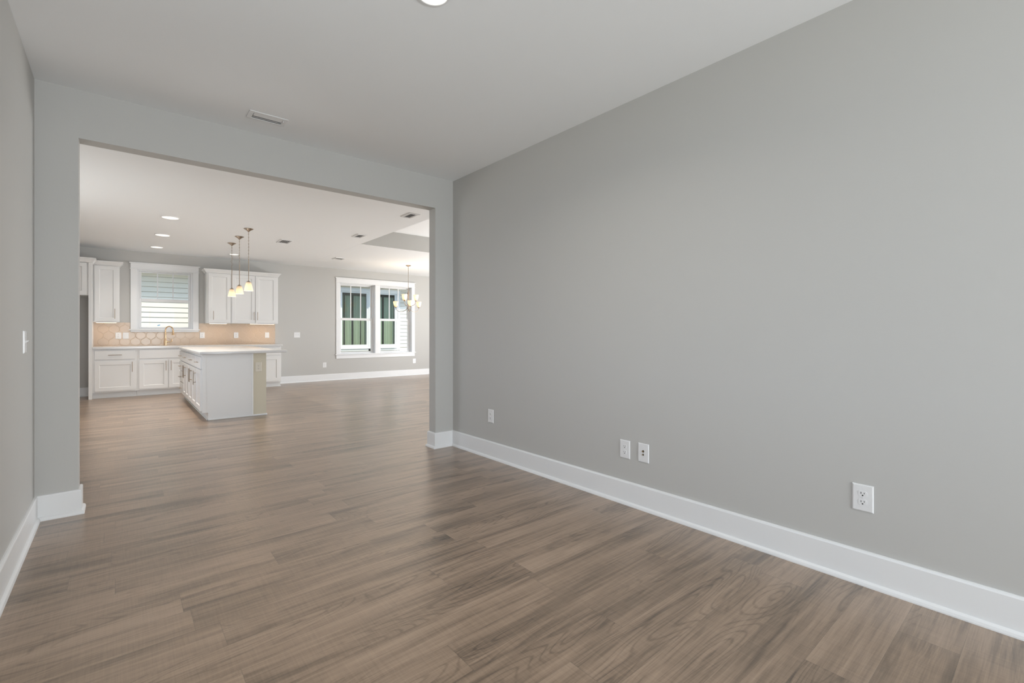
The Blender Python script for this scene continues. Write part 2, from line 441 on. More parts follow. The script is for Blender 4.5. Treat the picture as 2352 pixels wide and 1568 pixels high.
def craftsman_casing(root, x0, x1, z0, z1, cw, zcap, apron, mull=()):
    """flat side casings, tall head board with bead and cap, stool and apron; also the jamb liners"""
    y = YF
    s = MB()
    s.box(x0 - cw, x0, y - 0.018, y, z0, z1, 0.002); s.box(x1, x1 + cw, y - 0.018, y, z0, z1, 0.002)
    for a, bb in mull: s.box(a, bb, y - 0.018, y, z0, z1, 0.002)
    s.build('side_casing', M['trim'], root)
    h = MB()
    h.box(x0 - cw - 0.012, x1 + cw + 0.012, y - 0.028, y, z1, z1 + 0.016, 0.004)
    h.box(x0 - cw, x1 + cw, y - 0.020, y, z1 + 0.016, zcap - 0.022, 0.001)
    h.box(x0 - cw - 0.024, x1 + cw + 0.024, y - 0.042, y, zcap - 0.022, zcap, 0.004)
    h.build('head_casing', M['trim'], root)
    l = MB()
    gaps = [x0] + [v for p in mull for v in p] + [x1]
    for a, bb in zip(gaps[::2], gaps[1::2]):
        l.box(a, a + 0.004, y, y + 0.075, z0, z1); l.box(bb - 0.004, bb, y, y + 0.075, z0, z1); l.box(a + 0.004, bb - 0.004, y, y + 0.075, z1 - 0.004, z1)
    l.build('jamb_liner', M['trim'], root)
    st = MB().box(x0 - cw - 0.026, x1 + cw + 0.026, y - 0.045, y, z0 - 0.02, z0, 0.004)
    for a, bb in zip(gaps[::2], gaps[1::2]): st.box(a, bb, y - 0.002, y + 0.076, z0 - 0.001, z0 + 0.004)
    st.build('window_sill', M['trim'], root)
    MB().box(x0 - cw, x1 + cw, y - 0.018, y, z0 - 0.02 - apron, z0 - 0.02, 0.003).build('apron', M['trim'], root)

w1 = struct_empty('window_1', (0, 0, 0), 'white kitchen window over the sink wall')
craftsman_casing(w1, K0, K1, KZ0, KZ1, 0.096, 2.528, 0.032)
sash_pair(w1, K0, K1, KZ0, KZ1, 1.775, 1.837, YF)
w2 = struct_empty('window_2', (0, 0, 0), 'white double window behind the chandelier')
craftsman_casing(w2, N0, N1, NZ0, NZ1, 0.09, 2.533, 0.092, [(NM0, NM1)])
sash_pair(w2, N0, NM0, NZ0, NZ1, 1.475, 1.535, YF)
sash_pair(w2, NM1, N1, NZ0, NZ1, 1.475, 1.535, YF)
tp = MB().box(-0.022, 0.022, -0.001, 0.0, -0.008, 0.008).build('painter_tape', M['tape'], None)
tp.location = (0.60, YF + 0.1075, 1.315); tp.rotation_euler = (0, R(-18), 0)
tag(tp, 'scrap of blue tape on the glass of the kitchen window', 'tape')

# unseen windows and glass door, added as openings for the fill light
w3 = struct_empty('added_window_3')
s = MB()
for x in (0.1, 1.07, 2.04): s.box(x, x + 0.06, YN - 0.06, YN, 0.65, 2.25)
s.box(0.16, 2.04, YN - 0.06, YN, 0.65, 0.71); s.box(0.16, 2.04, YN - 0.06, YN, 2.19, 2.25); s.box(0.16, 2.04, YN - 0.05, YN - 0.01, 1.43, 1.48)
s.build('window_frame', M['vinyl'], w3)
w4 = struct_empty('added_window_4')
s = MB()
for x in (4.6, 5.57, 6.54): s.box(x, x + 0.06, YB2 - 0.06, YB2, 0.65, 2.25)
s.box(4.66, 6.54, YB2 - 0.06, YB2, 0.65, 0.71); s.box(4.66, 6.54, YB2 - 0.06, YB2, 2.19, 2.25)
s.build('window_frame', M['vinyl'], w4)
w6 = struct_empty('added_window_6')
s = MB()
for y in (0.2, 1.07, 1.94): s.box(XL - 0.12, XL - 0.06, y, y + 0.06, 0.65, 2.25)
s.box(XL - 0.12, XL - 0.06, 0.26, 1.94, 0.65, 0.71); s.box(XL - 0.12, XL - 0.06, 0.26, 1.94, 2.19, 2.25)
s.build('window_frame', M['vinyl'], w6)
w5 = struct_empty('added_window_5')
s = MB()
for y in (5.6, 6.57, 7.54): s.box(GX0 - 0.06, GX0, y, y + 0.06, 0.65, 2.25)
s.box(GX0 - 0.06, GX0, 5.66, 7.54, 0.65, 0.71); s.box(GX0 - 0.06, GX0, 5.66, 7.54, 2.19, 2.25)
s.build('window_frame', M['vinyl'], w5)
d1 = struct_empty('added_door_1')
s = MB()
for y in (5.65, 6.78, 7.93, 9.07): s.box(GX1, GX1 + 0.06, y, y + 0.08, 0, 2.3)
s.box(GX1, GX1 + 0.06, 5.73, 9.07, 0, 0.09); s.box(GX1, GX1 + 0.06, 5.73, 9.07, 2.2, 2.3)
s.build('door_frame', M['vinyl'], d1)

# ------------------------------------------------------------------ outside
structure(MB().box(-20, 28, -26, 24, -0.45, -0.30).build('ground', M['ground']))
structure(MB().box(-3.0, 10.2, -8.0, YF + T + 0.3, 3.20, 3.32).build('sunblock_roof_slab', M['roofing']))  # unseen slab over the house, added to keep the sun out
H0 = 14.7
hs = thing('neighbor_house', 'cream lap sided house seen through the far windows', 'house', (3.0, H0, -0.3))
def hb(fn, name, m, parent=None):
    s = MB(); fn(s)
    bmesh.ops.translate(s.bm, verts=s.bm.verts, vec=(-3.0, -H0, 0.3))
    return s.build(name, m, parent or hs)
# openings in the siding: the double window
WL0, WL1, WZ0, WZ1 = 5.20, 7.325, 0.575, 2.582
def siding(s):
    z = 1.416 - 14 * 0.1265
    while z < 3.0:
        for a, bb in (((-9.0, 17.0),) if (z + 0.1265 < WZ0 or z > WZ1) else ((-9.0, WL0 + 0.02), (WL1 - 0.02, 17.0))):
            s.prism([(H0 - 0.018, z + 0.014), (H0 + 0.012, z + 0.014), (H0 + 0.012, z + 0.1265), (H0 - 0.004, z + 0.1265)], 0, a, bb)
        z += 0.1265
    s.box(-9.0, WL0, H0 + 0.012, H0 + 0.1, -0.3, 3.0); s.box(WL1, 17.0, H0 + 0.012, H0 + 0.1, -0.3, 3.0)
    s.box(WL0, WL1, H0 + 0.012, H0 + 0.1, -0.3, WZ0); s.box(WL0, WL1, H0 + 0.012, H0 + 0.1, WZ1, 3.0)
hb(siding, 'siding', M['siding'])
EZ, EO = 2.80, 0.47
hb(lambda s: s.box(-9.5, 17.5, H0 - EO, H0 + 0.1, EZ, EZ + 0.02), 'soffit', M['soffit'])
hb(lambda s: s.box(-9.5, 17.5, H0 - EO - 0.02, H0 - EO, EZ - 0.01, EZ + 0.18), 'fascia', M['ext_trim'])
hb(lambda s: s.prism([(H0 - EO - 0.04, EZ + 0.18), (H0 + 4.5, EZ + 2.7), (H0 + 4.5, EZ + 0.18)], 0, -9.5, 17.5), 'roof', M['roofing'])
def trims(s):
    s.box(WL0, 5.312, H0 - 0.03, H0 + 0.02, WZ0, 2.476); s.box(7.202, WL1, H0 - 0.03, H0 + 0.02, WZ0, 2.476)
    s.box(6.212, 6.302, H0 - 0.03, H0 + 0.02, WZ0, 2.476)
    s.box(WL0, WL1, H0 - 0.035, H0 + 0.02, 2.476, WZ1); s.box(WL0 - 0.02, WL1 + 0.02, H0 - 0.05, H0 + 0.02, WZ1 - 0.02, WZ1 + 0.01)
    s.box(5.312, 7.202, H0 - 0.03, H0 + 0.02, WZ0, 0.645); s.box(5.312, 7.202, H0 - 0.05, H0 + 0.02, 0.645, 0.664)
hb(trims, 'window_trim', M['ext_trim'])
for a0, a1 in ((5.312, 6.212), (6.302, 7.202)):
    def fr(s):
        f = 0.053
        s.box(a0, a0 + f, H0 - 0.005, H0 + 0.04, 0.664, 2.476); s.box(a1 - f, a1, H0 - 0.005, H0 + 0.04, 0.664, 2.476)
        s.box(a0 + f, a1 - f, H0 - 0.005, H0 + 0.04, 2.432, 2.476); s.box(a0 + f, a1 - f, H0 - 0.005, H0 + 0.04, 0.664, 0.777)
    o = hb(fr, 'window_frame', M['ext_trim'])
    hb(lambda s: s.box(a0 + 0.053, a1 - 0.053, H0 + 0.02, H0 + 0.024, 0.777, 2.432), 'pane', M['pane_green'], o)
def refl_panels(s):
    # pleated panels added behind the glass in place of its reflections, with gaps
    for x0, x1 in ((5.34, 5.46), (5.52, 5.72), (5.80, 6.00), (6.05, 6.19), (6.32, 6.42), (6.52, 6.76), (6.84, 7.18)):
        n = 14; P = []
        for i in range(n + 1):
            x = x0 + (x1 - x0) * i / n
            P.append((x, H0 + 0.19 + 0.025 * math.sin(i * 1.7)))
        for (xa, ya), (xb, yb) in zip(P, P[1:]):
            q = [s.bm.verts.new(v) for v in ((xa, ya, 0.70), (xb, yb, 0.70), (xb, yb, 2.36), (xa, ya, 2.36))]
            s.bm.faces.new(q)
    bmesh.ops.remove_doubles(s.bm, verts=s.bm.verts, dist=1e-5)
    bmesh.ops.solidify(s.bm, geom=s.bm.faces[:], thickness=0.004)
hb(refl_panels, 'reflection_panel', M['reflection_panel'])
def rm(s):
    s.box(5.0, 7.6, H0 + 0.9, H0 + 0.94, 0.0, 2.9); s.box(5.0, 7.6, H0 + 0.1, H0 + 0.9, 0.0, 0.04); s.box(5.0, 7.6, H0 + 0.1, H0 + 0.9, 2.66, 2.70)
    s.box(4.96, 5.0, H0 + 0.1, H0 + 0.94, 0.0, 2.7); s.box(7.6, 7.64, H0 + 0.1, H0 + 0.94, 0.0, 2.7)
hb(rm, 'room_lining', M['room_dark'])

# ------------------------------------------------------------------ cabinets
def pull_h(parent, xc, z, y, length, name='handle'):
    s = MB()
    s.cyl((xc - length / 2, y - 0.032, z), (xc + length / 2, y - 0.032, z), 0.0055)
    for dx in (-length * 0.33, length * 0.33): s.cyl((xc + dx, y, z), (xc + dx, y - 0.032, z), 0.004, 8)
    return s.build(name, M['nickel'], parent, 40)
def pull_v(parent, x, z0, z1, y, name='handle'):
    s = MB(); h = z1 - z0
    s.cyl((x, y - 0.032, z0), (x, y - 0.032, z1), 0.0055)
    for zz in (z0 + h * 0.17, z1 - h * 0.17): s.cyl((x, y, zz), (x, y - 0.032, zz), 0.004, 8)
    return s.build(name, M['nickel'], parent, 40)
def door(root, x0, x1, z0, z1, hx=None, hz=None):
    d = MB().shaker(x0, x1, -0.02, 0.0, z0, z1).build('door', M['cabinet'], root)
    if hx is not None: pull_v(d, hx, hz[0], hz[1], -0.02)
    return d
def drawer(root, x0, x1, z0, z1, length=0.19, name='drawer'):
    d = MB().box(x0, x1, -0.02, 0.0, z0, z1, 0.002).build(name, M['cabinet'], root)
    if length: pull_h(d, (x0 + x1) / 2, (z0 + z1) / 2, -0.02, length)
    return d
def base_body(root, w, depth, toe=0.07, ztoe=0.104, top=0.875, end_right=False, shoe_end=False):
    s = MB()
    s.box(0, w, 0, depth, ztoe, top, 0.0015)
    s.build('cabinet_box', M['cabinet'], root)
    t = MB().box(0, w - (0.002 if not end_right else 0.0), toe, depth, 0, ztoe)
    t.box(0, w + (0.012 if end_right else 0), toe - 0.013, toe, 0, 0.018, 0.003)
    if end_right: t.box(w, w + 0.012, toe, depth - 0.02, 0, 0.018, 0.003)
    t.build('toe_kick', M['cabinet'], root)
YC = 10.99; DC = YF - 0.004 - YC
GB = 'base cabinets along the far wall'
cb = thing('base_cabinet', 'white base cabinet with one wide drawer beside the refrigerator alcove', 'cabinet', (-0.369, YC, 0), 0, GB)
base_body(cb, 0.614, DC); drawer(cb, 0.031, 0.581, 0.69, 0.846); door(cb, 0.031, 0.584, 0.130, 0.654, 0.545, (0.457, 0.640))
cb = thing('base_cabinet', 'white sink base cabinet with plain false front below the faucet', 'cabinet', (0.245, YC, 0), 0, GB)
base_body(cb, 0.93, DC); drawer(cb, 0.03, 0.90, 0.69, 0.846, None, 'false_front')
door(cb, 0.03, 0.460, 0.130, 0.654, 0.425, (0.457, 0.640)); door(cb, 0.469, 0.90, 0.130, 0.654, 0.504, (0.457, 0.640))
cb = thing('base_cabinet', 'white double door base cabinet mostly hidden behind the island', 'cabinet', (1.175, YC, 0), 0, GB)
base_body(cb, 0.75, DC); drawer(cb, 0.03, 0.72, 0.69, 0.846)
door(cb, 0.03, 0.371, 0.130, 0.654, 0.335, (0.457, 0.640)); door(cb, 0.379, 0.72, 0.130, 0.654, 0.415, (0.457, 0.640))
cb = thing('base_cabinet', 'white end base cabinet right of the island beside bare wall', 'cabinet', (1.925, YC, 0), 0, GB)
base_body(cb, 0.759, DC, end_right=True); drawer(cb, 0.03, 0.729, 0.69, 0.846)
door(cb, 0.03, 0.375, 0.130, 0.654, 0.34, (0.457, 0.640)); door(cb, 0.384, 0.729, 0.130, 0.654, 0.419, (0.457, 0.640))
ct = MB().box(-0.3685, 2.705, YC - 0.045, YF - 0.002, 0.8755, 0.914, 0.004, 2).build('countertop', M['quartz'])
tag(ct, 'long white countertop on the base cabinets along the far wall', 'countertop')

def crown(root, x0, x1, z0, z1, depth, left=True, right=True, proj=0.052):
    """sloped crown along the front (y = 0) with returns at the sides"""
    s = MB()
    prof = [(0.0, z0), (-0.010, z0 + 0.004), (-0.016, z0 + 0.018), (-proj + 0.010, z1 - 0.022), (-proj, z1 - 0.018), (-proj, z1), (0.0, z1)]
    def row(x, sx, back=False):
        out = []
        for d, z in prof:
            k = -d
            out.append(s.bm.verts.new((x + sx * k, (-k if not back else depth), z)))
        return out
    rows = []
    if left: rows.append(row(x0, -1, True))
    rows.append(row(x0, -1 if left else 0)); rows.append(row(x1, 1 if right else 0))
    if right: rows.append(row(x1, 1, True))
    m = len(prof)
    for A, B in zip(rows, rows[1:]):
        for i in range(m - 1): s.bm.faces.new((A[i], A[i + 1], B[i + 1], B[i]))
    s.box(x0, x1, 0.0, depth, z1 - 0.012, z1 - 0.002)
    return s.build('crown', M['cabinet'], root)
YU = 11.29; DU = YF - 0.004 - YU
GU = 'wall cabinets on the far wall'
u = thing('wall_cabinet', 'narrow white wall cabinet left of the kitchen window', 'cabinet', (-0.369, YU, 1.36), 0, GU)
MB().box(0, 0.369, 0, DU, 0, 1.05, 0.0015).build('cabinet_box', M['cabinet'], u)
door(u, 0.024, 0.345, 0.015, 1.020, 0.302, (0.062, 0.245)); crown(u, 0, 0.369, 1.03, 1.11, DU, left=False)
u = thing('wall_cabinet', 'single door white wall cabinet just right of the kitchen window', 'cabinet', (1.356, YU, 1.36), 0, GU)
MB().box(0, 0.4345, 0, DU, 0, 1.05, 0.0015).build('cabinet_box', M['cabinet'], u)
door(u, 0.030, 0.421, 0.015, 1.020, 0.115, (0.072, 0.25)); crown(u, 0, 0.4345, 1.03, 1.11, DU, right=False)
u = thing('wall_cabinet', 'double door white wall cabinet at the right end of the row', 'cabinet', (1.791, YU, 1.36), 0, GU)
MB().box(0, 0.902, 0, DU, 0, 1.05, 0.0015).build('cabinet_box', M['cabinet'], u)
door(u, 0.013, 0.443, 0.015, 1.020, 0.420, (0.072, 0.25)); door(u, 0.454, 0.868, 0.015, 1.020, 0.487, (0.072, 0.25))
crown(u, 0, 0.902, 1.03, 1.11, DU, left=False)

# refrigerator surround
f = thing('refrigerator_surround', 'tall white panel with cabinet above the empty refrigerator alcove', 'cabinet', (-1.35, 10.97, 0))
MB().box(0.934, 0.981, -0.02, YF - 0.004 - 10.97, 0, 2.39, 0.0015).build('side_panel', M['cabinet'], f)
MB().box(-0.047, 0.0, -0.02, YF - 0.004 - 10.97, 0, 2.39, 0.0015).build('side_panel', M['cabinet'], f)
MB().box(0, 0.934, 0.0, YF - 0.004 - 10.97, 1.815, 2.39, 0.0015).build('cabinet_box', M['cabinet'], f)
door(f, 0.02, 0.463, 1.83, 2.375, 0.43, (1.86, 2.02)); door(f, 0.471, 0.914, 1.83, 2.375, 0.504, (1.86, 2.02))
s = crown(f, -0.047, 0.981, 2.385, 2.468, 0.26); s.location = (0, -0.02, 0)

# under-cabinet light bars
def light_bar(x0, x1, label):
    r = thing('light_bar', label, 'light', ((x0 + x1) / 2, 11.325, 1.36), 0, 'light bars under the wall cabinets')
    h = (x1 - x0) / 2
    MB().box(-h, h, -0.022, 0.022, -0.010, -0.0005, 0.002).build('housing', M['white_metal'], r)
    MB().box(-h + 0.01, h - 0.01, -0.018, 0.018, -0.0145, -0.0095, 0.002).build('diffuser', M['led_bar'], r)
    lamp('light_bar_glow', 'AREA', (0, 0.03, -0.018), 0.45 * (x1 - x0) / 0.35, (1.0, 0.70, 0.44), (0, 0, 0), x1 - x0 - 0.04, 0.03, r)
light_bar(-0.335, -0.035, 'lit bar under the narrow cabinet left of the kitchen window')
light_bar(1.40, 1.72, 'lit bar under the single door cabinet right of the kitchen window')
light_bar(2.14, 2.63, 'lit bar under the double door wall cabinet')

# backsplash of lantern tiles
def backsplash():
    PX, PZ = 0.158, 0.244
    rects = [(-0.3685, K0 - 0.1, 0.9145, 1.3595), (K0 - 0.1, K1 + 0.1, 0.9145, KZ0 - 0.054), (K1 + 0.1, 2.705, 0.9145, 1.3595)]
    g = MB()
    for a, b_, z0, z1 in rects: g.box(a, b_, YF - 0.007, YF, z0, z1)
    o = structure(g.build('backsplash', M['grout']), 'beige lantern tile backsplash lit by the light bars')
    n = 10; A = 0.013
    def quarter():
        pts = []
        for i in range(n):
            t = i / n
            x = PX / 2 * (1 - t); z = PZ / 2 * t
            nx, nz = PZ, PX; ln = math.hypot(nx, nz)
            k = A * math.sin(2 * math.pi * t)
            pts.append((x + nx / ln * k, z + nz / ln * k))
        return pts
    q = quarter()
    out = q + [(-x, z) for x, z in [(0, PZ / 2)] + q[:0:-1]] + [(-x, -z) for x, z in q] + [(x, -z) for x, z in [(0, PZ / 2)] + q[:0:-1]]
    t = MB()
    for a, b_, z0, z1 in rects:
        s = MB()
        for i in range(-4, 20):
            for j in range(-2, 14):
                cx = 0.392 + i * PX + (PX / 2 if j % 2 else 0); cz = 0.99 + (j - 4) * PZ / 2
                if not (a - PX < cx < b_ + PX and z0 - PZ < cz < z1 + PZ): continue
                sc, si = 0.972, 0.87
                ring0 = [s.bm.verts.new((cx + x * sc, YF - 0.007, cz + z * sc)) for x, z in out]
                ring1 = [s.bm.verts.new((cx + x * (sc - 0.03), YF - 0.0079, cz + z * (sc - 0.03))) for x, z in out]
                ring2 = [s.bm.verts.new((cx + x * si, YF - 0.0084, cz + z * si)) for x, z in out]
                m = len(out)
                for P, Q in ((ring0, ring1), (ring1, ring2)):
                    for k in range(m): s.bm.faces.new((P[k], P[(k + 1) % m], Q[(k + 1) % m], Q[k]))
                s.bm.faces.new(ring2)
        for co, no in (((a, 0, 0), (-1, 0, 0)), ((b_, 0, 0), (1, 0, 0)), ((0, 0, z0), (0, 0, -1)), ((0, 0, z1), (0, 0, 1))):
            bmesh.ops.bisect_plane(s.bm, geom=s.bm.verts[:] + s.bm.edges[:] + s.bm.faces[:], plane_co=co, plane_no=no, clear_outer=True)
        me = bpy.data.meshes.new('tmp'); s.bm.to_mesh(me); t.bm.from_mesh(me); s.bm.free(); bpy.data.meshes.remove(me)
    t.build('tile_field', M['tile'], o)
backsplash()

# faucet
f = thing('kitchen_faucet', 'champagne metal gooseneck faucet on the counter under the window', 'faucet', (0.690, 11.42, 0.914))
s = MB().lathe([(0.0, 0), (0.027, 0), (0.027, 0.006), (0.022, 0.012), (0.021, 0.10), (0.016, 0.125), (0.013, 0.14), (0.0, 0.14)], seg=24)
s.build('body', M['gold'], f, 35)
arc = [(0, 0, 0.13), (0, 0, 0.30)] + [(0.058 - 0.058 * math.cos(a), -0.03 * (1 - math.cos(a)), 0.30 + 0.075 * math.sin(a)) for a in [math.pi * i / 14 for i in range(1, 14)]] + [(0.116, -0.06, 0.295), (0.118, -0.062, 0.275)]
MB().tube(arc, 0.0115, 12).build('spout', M['gold'], f, 60)
s = MB().lathe([(0.0, 0.285), (0.014, 0.285), (0.016, 0.27), (0.017, 0.225), (0.023, 0.214), (0.023, 0.205), (0.0, 0.205)], (0.118, -0.062), 20)
s.build('spray_head', M['gold'], f, 40)
MB().tube([(0.015, 0, 0.075), (0.075, -0.01, 0.068), (0.098, -0.012, 0.078), (0.105, -0.012, 0.10), (0.100, -0.012, 0.118), (0.105, -0.012, 0.138)], [0.011, 0.010, 0.009, 0.008, 0.006, 0.005], 10).build('lever', M['gold'], f, 60)

# ------------------------------------------------------------------ island
IY0, IY1, IX0 = 7.36, 10.15, 0.834
GI = 'cabinet units of the island'
def island_unit(y0, y1, label):
    return thing('island_cabinet', label, 'cabinet', (IX0, y1, 0), R(-90), GI), y1 - y0
DI = 1.437 - IX0
r, w = island_unit(IY0, 7.875, 'white island cabinet with one drawer, nearest the camera end')
s = MB().box(0, w - 0.018, 0, DI, 0.104, 0.878, 0.0015)
s.build('cabinet_box', M['cabinet'], r)
s = MB()
s.prism([(0.0, 0.104), (0.066, 0.104), (0.066, 0.0), (DI, 0.0), (DI, 0.878), (0.0, 0.878)], 0, w - 0.018, w)
s.box(w, w + 0.006, 0.0, 0.040, 0.106, 0.876, 0.001); s.box(w, w + 0.007, DI - 0.020, DI, 0.02, 0.876, 0.001)
s.box(w, w + 0.012, 0.054, DI, 0, 0.018, 0.003)
s.build('end_panel', M['cabinet'], r)
s = MB().box(0, w - 0.018, 0.066, DI, 0, 0.104); s.box(0, w + 0.012, 0.053, 0.066, 0, 0.018, 0.003); s.build('toe_kick', M['cabinet'], r)
drawer(r, 0.016, w - 0.02, 0.69, 0.846, 0.15); door(r, 0.016, w - 0.02, 0.130, 0.672, 0.055, (0.445, 0.64))
for y0, y1, label in ((7.875, 8.777, 'second white island cabinet from the camera end, wide double doors'), (8.777, 9.54, 'third white island cabinet from the camera end, narrower double doors')):
    r, w = island_unit(y0, y1, label)
    base_body(r, w, DI, 0.066, 0.104, 0.878); drawer(r, 0.014, w - 0.014, 0.69, 0.846, 0.19); m = w / 2
    door(r, 0.014, m - 0.003, 0.130, 0.672, m - 0.038, (0.445, 0.64)); door(r, m + 0.003, w - 0.014, 0.130, 0.672, m + 0.038, (0.445, 0.64))
r, w = island_unit(9.54, IY1, 'white drawer bank at the island end facing the sink')
base_body(r, w, DI, 0.066, 0.104, 0.878)
for z0, z1 in ((0.69, 0.846), (0.515, 0.672), (0.325, 0.497), (0.130, 0.307)): drawer(r, 0.014, w - 0.014, z0, z1, 0.19)
k = thing('island_half_wall', 'short half wall closing the island back, warm light put into its paint', 'wall', (1.437, IY0, 0))
MB().box(0.0005, 0.165, 0.004, IY1 - IY0, 0, 0.8775).build('wall_core', M['half'], k)
MB().box(-0.008, 0.177, -0.009, 0.003, 0, 0.020, 0.003).box(0.1655, 0.177, 0.003, IY1 - IY0, 0, 0.020, 0.003).build('shoe_molding', M['trim'], k)
ct = MB().box(0.80, 1.865, 7.31, 10.19, 0.8785, 0.914, 0.006, 3).build('island_countertop', M['quartz'], None, 40)
tag(ct, 'white island countertop overhanging the half wall side', 'countertop')

# ------------------------------------------------------------------ plates on the walls
def plate(w, h, kind, m=None):
    """built in local space facing -Y, back on y = 0"""
    m = m or M['plastic']
    r = bpy.data.objects.new('wall_plate', None); COL.objects.link(r); r.empty_display_size = 0.05
    s = MB()
    hw, hh = w / 2, h / 2
    def rect(d, y): return [s.bm.verts.new(v) for v in ((-hw + d, y, -hh + d), (hw - d, y, -hh + d), (hw - d, y, hh - d), (-hw + d, y, hh - d))]
    A, B, C_ = rect(0, 0.0), rect(0.0005, -0.0035), rect(0.005, -0.006)
    for P, Q in ((A, B), (B, C_)):
        for i in range(4):
            j = (i + 1) % 4; s.bm.faces.new((P[i], P[j], Q[j], Q[i]))
    s.bm.faces.new(C_); s.bm.faces.new(A[::-1])
    s.build('cover_plate', m, r)
    if kind == 'duplex':
        for zc in (0.0195, -0.0195):
            s = MB(); pts = []
            for i in range(40):
                a = 2 * math.pi * i / 40
                pts.append((max(-0.0168, min(0.0168, 0.0185 * math.cos(a))), zc + max(-0.0138, min(0.0138, 0.0165 * math.sin(a)))))
            P = []
            for p in pts:
                if not P or (abs(p[0] - P[-1][0]) + abs(p[1] - P[-1][1])) > 1e-5: P.append(p)
            s.prism(P, 1, -0.0075, -0.004)
            rc = s.build('receptacle', m, r)
            s = MB()
            s.box(-0.0075, -0.0052, -0.0078, -0.0070, zc - 0.001, zc + 0.0075); s.box(0.0052, 0.0073, -0.0078, -0.0070, zc, zc + 0.0065)
            cy = [(0.0032 * math.cos(2 * math.pi * i / 14), zc - 0.0072 + 0.0030 * math.sin(2 * math.pi * i / 14)) for i in range(14)]
            s.prism(cy, 1, -0.0078, -0.0070)
            s.build('slots', M['dark'], rc)
        s = MB(); s.prism([(0.003 * math.cos(2 * math.pi * i / 12), 0.003 * math.sin(2 * math.pi * i / 12)) for i in range(12)], 1, -0.0072, -0.005); s.build('screw', m, r)
    elif kind == 'toggle':
        n = 2 if w > 0.1 else 1
        for i in range(n):
            x = (i - (n - 1) / 2) * 0.046
            MB().box(x - 0.005, x + 0.005, -0.0068, -0.005, -0.012, 0.012).build('toggle_slot', m, r)
            MB().prism([(-0.005, -0.006), (-0.017, 0.004), (-0.018, 0.009), (-0.005, 0.008)], 0, x - 0.0038, x + 0.0038).build('toggle', m, r)
            for z in (0.03, -0.03):
                s = MB(); s.prism([(x + 0.003 * math.cos(2 * math.pi * q / 12), z + 0.003 * math.sin(2 * math.pi * q / 12)) for q in range(12)], 1, -0.0072, -0.005); s.build('screw', m, r)
    elif kind == 'coax':
        for z, rr in ((0.011, 0.0055), (-0.011, 0.0042)):
            MB().tube([(0, -0.005, z), (0, -0.013, z)], rr, 14).build('connector', M['brass'], r, 40)
            MB().tube([(0, -0.0055, z), (0, -0.0068, z)], rr + 0.0022, 18).build('socket_ring', M['dark'], r, 40)
        for z in (0.042, -0.042):
            s = MB(); s.prism([(0.003 * math.cos(2 * math.pi * q / 12), z + 0.003 * math.sin(2 * math.pi * q / 12)) for q in range(12)], 1, -0.0072, -0.005); s.build('screw', m, r)
    elif kind == 'blank_rocker':
        MB().box(-0.0165, 0.0165, -0.0075, -0.005, -0.033, 0.033, 0.001).build('rocker', m, r)
    return r
GO = 'white outlet plates on the long right wall'
protos = {}
def place(kind, name, loc, rz, label, cat, group=None, w=0.082, h=0.124, m=None):
    key = (kind, w, h)
    if key in protos: o = copy_tree(protos[key])
    else: o = plate(w, h, kind, m); protos[key] = o
    o.name = name; o.location = loc; o.rotation_euler = (0, 0, rz)
    for q in ('group',):
        if q in o: del o[q]
    return tag(o, label, cat, group)
RW = R(-90)     # faces -X (on the right wall)
place('duplex', 'outlet', (XR, 3.47, 0.391), RW, 'white outlet low on the right wall nearest the wide opening', 'outlet', GO)
place('duplex', 'outlet', (XR, 1.957, 0.371), RW, 'white outlet on the right wall just left of the cable jack plate', 'outlet', GO)
place('coax', 'cable_jack', (XR, 1.809, 0.374), RW, 'white cable jack plate with two round connectors on the right wall', 'jack')
place('duplex', 'outlet', (XR, 0.618, 0.400), RW, 'large white outlet standing alone low on the right wall', 'outlet', GO)
place('toggle', 'light_switch', (XL, 3.715, 1.117), R(90), 'white toggle switch on the left wall seen edge on', 'switch')
GK = 'plates on the kitchen backsplash'
yk = YF - 0.0084
place('duplex', 'outlet', (-0.020, yk, 1.110), 0, 'leftmost white outlet on the tile left of the kitchen window', 'outlet', GK, 0.086)
place('blank_rocker', 'light_switch', (0.089, yk, 1.110), 0, 'white rocker switch on the tile beside the leftmost kitchen outlet', 'switch', GK, 0.086)
place('duplex', 'outlet', (1.315, yk, 1.113), 0, 'white outlet on the tile at the right corner of the kitchen window', 'outlet', GK, 0.086)
place('duplex', 'outlet', (1.930, yk, 1.111), 0, 'white outlet on the tile midway under the right wall cabinets', 'outlet', GK, 0.086)
place('blank_rocker', 'light_switch', (2.538, yk, 1.111), 0, 'white rocker switch at the right end of the tile', 'switch', GK, 0.086)
place('toggle', 'light_switch', (3.173, YF, 1.111), 0, 'white double toggle switch on bare wall right of the tile', 'switch', None, 0.136)
place('duplex', 'outlet', (3.803, YF, 0.380), 0, 'white outlet low on the far wall left of the double window', 'outlet', None, 0.086)
place('duplex', 'outlet', (6.218, YF, 0.387), 0, 'white outlet low on the far wall under the right end of the double window', 'outlet', None, 0.086)
place('duplex', 'outlet', (1.503, IY0 + 0.004, 0.683), 0, 'almond coloured outlet on the near end of the island half wall', 'outlet', None, 0.082, 0.134, M['almond'])

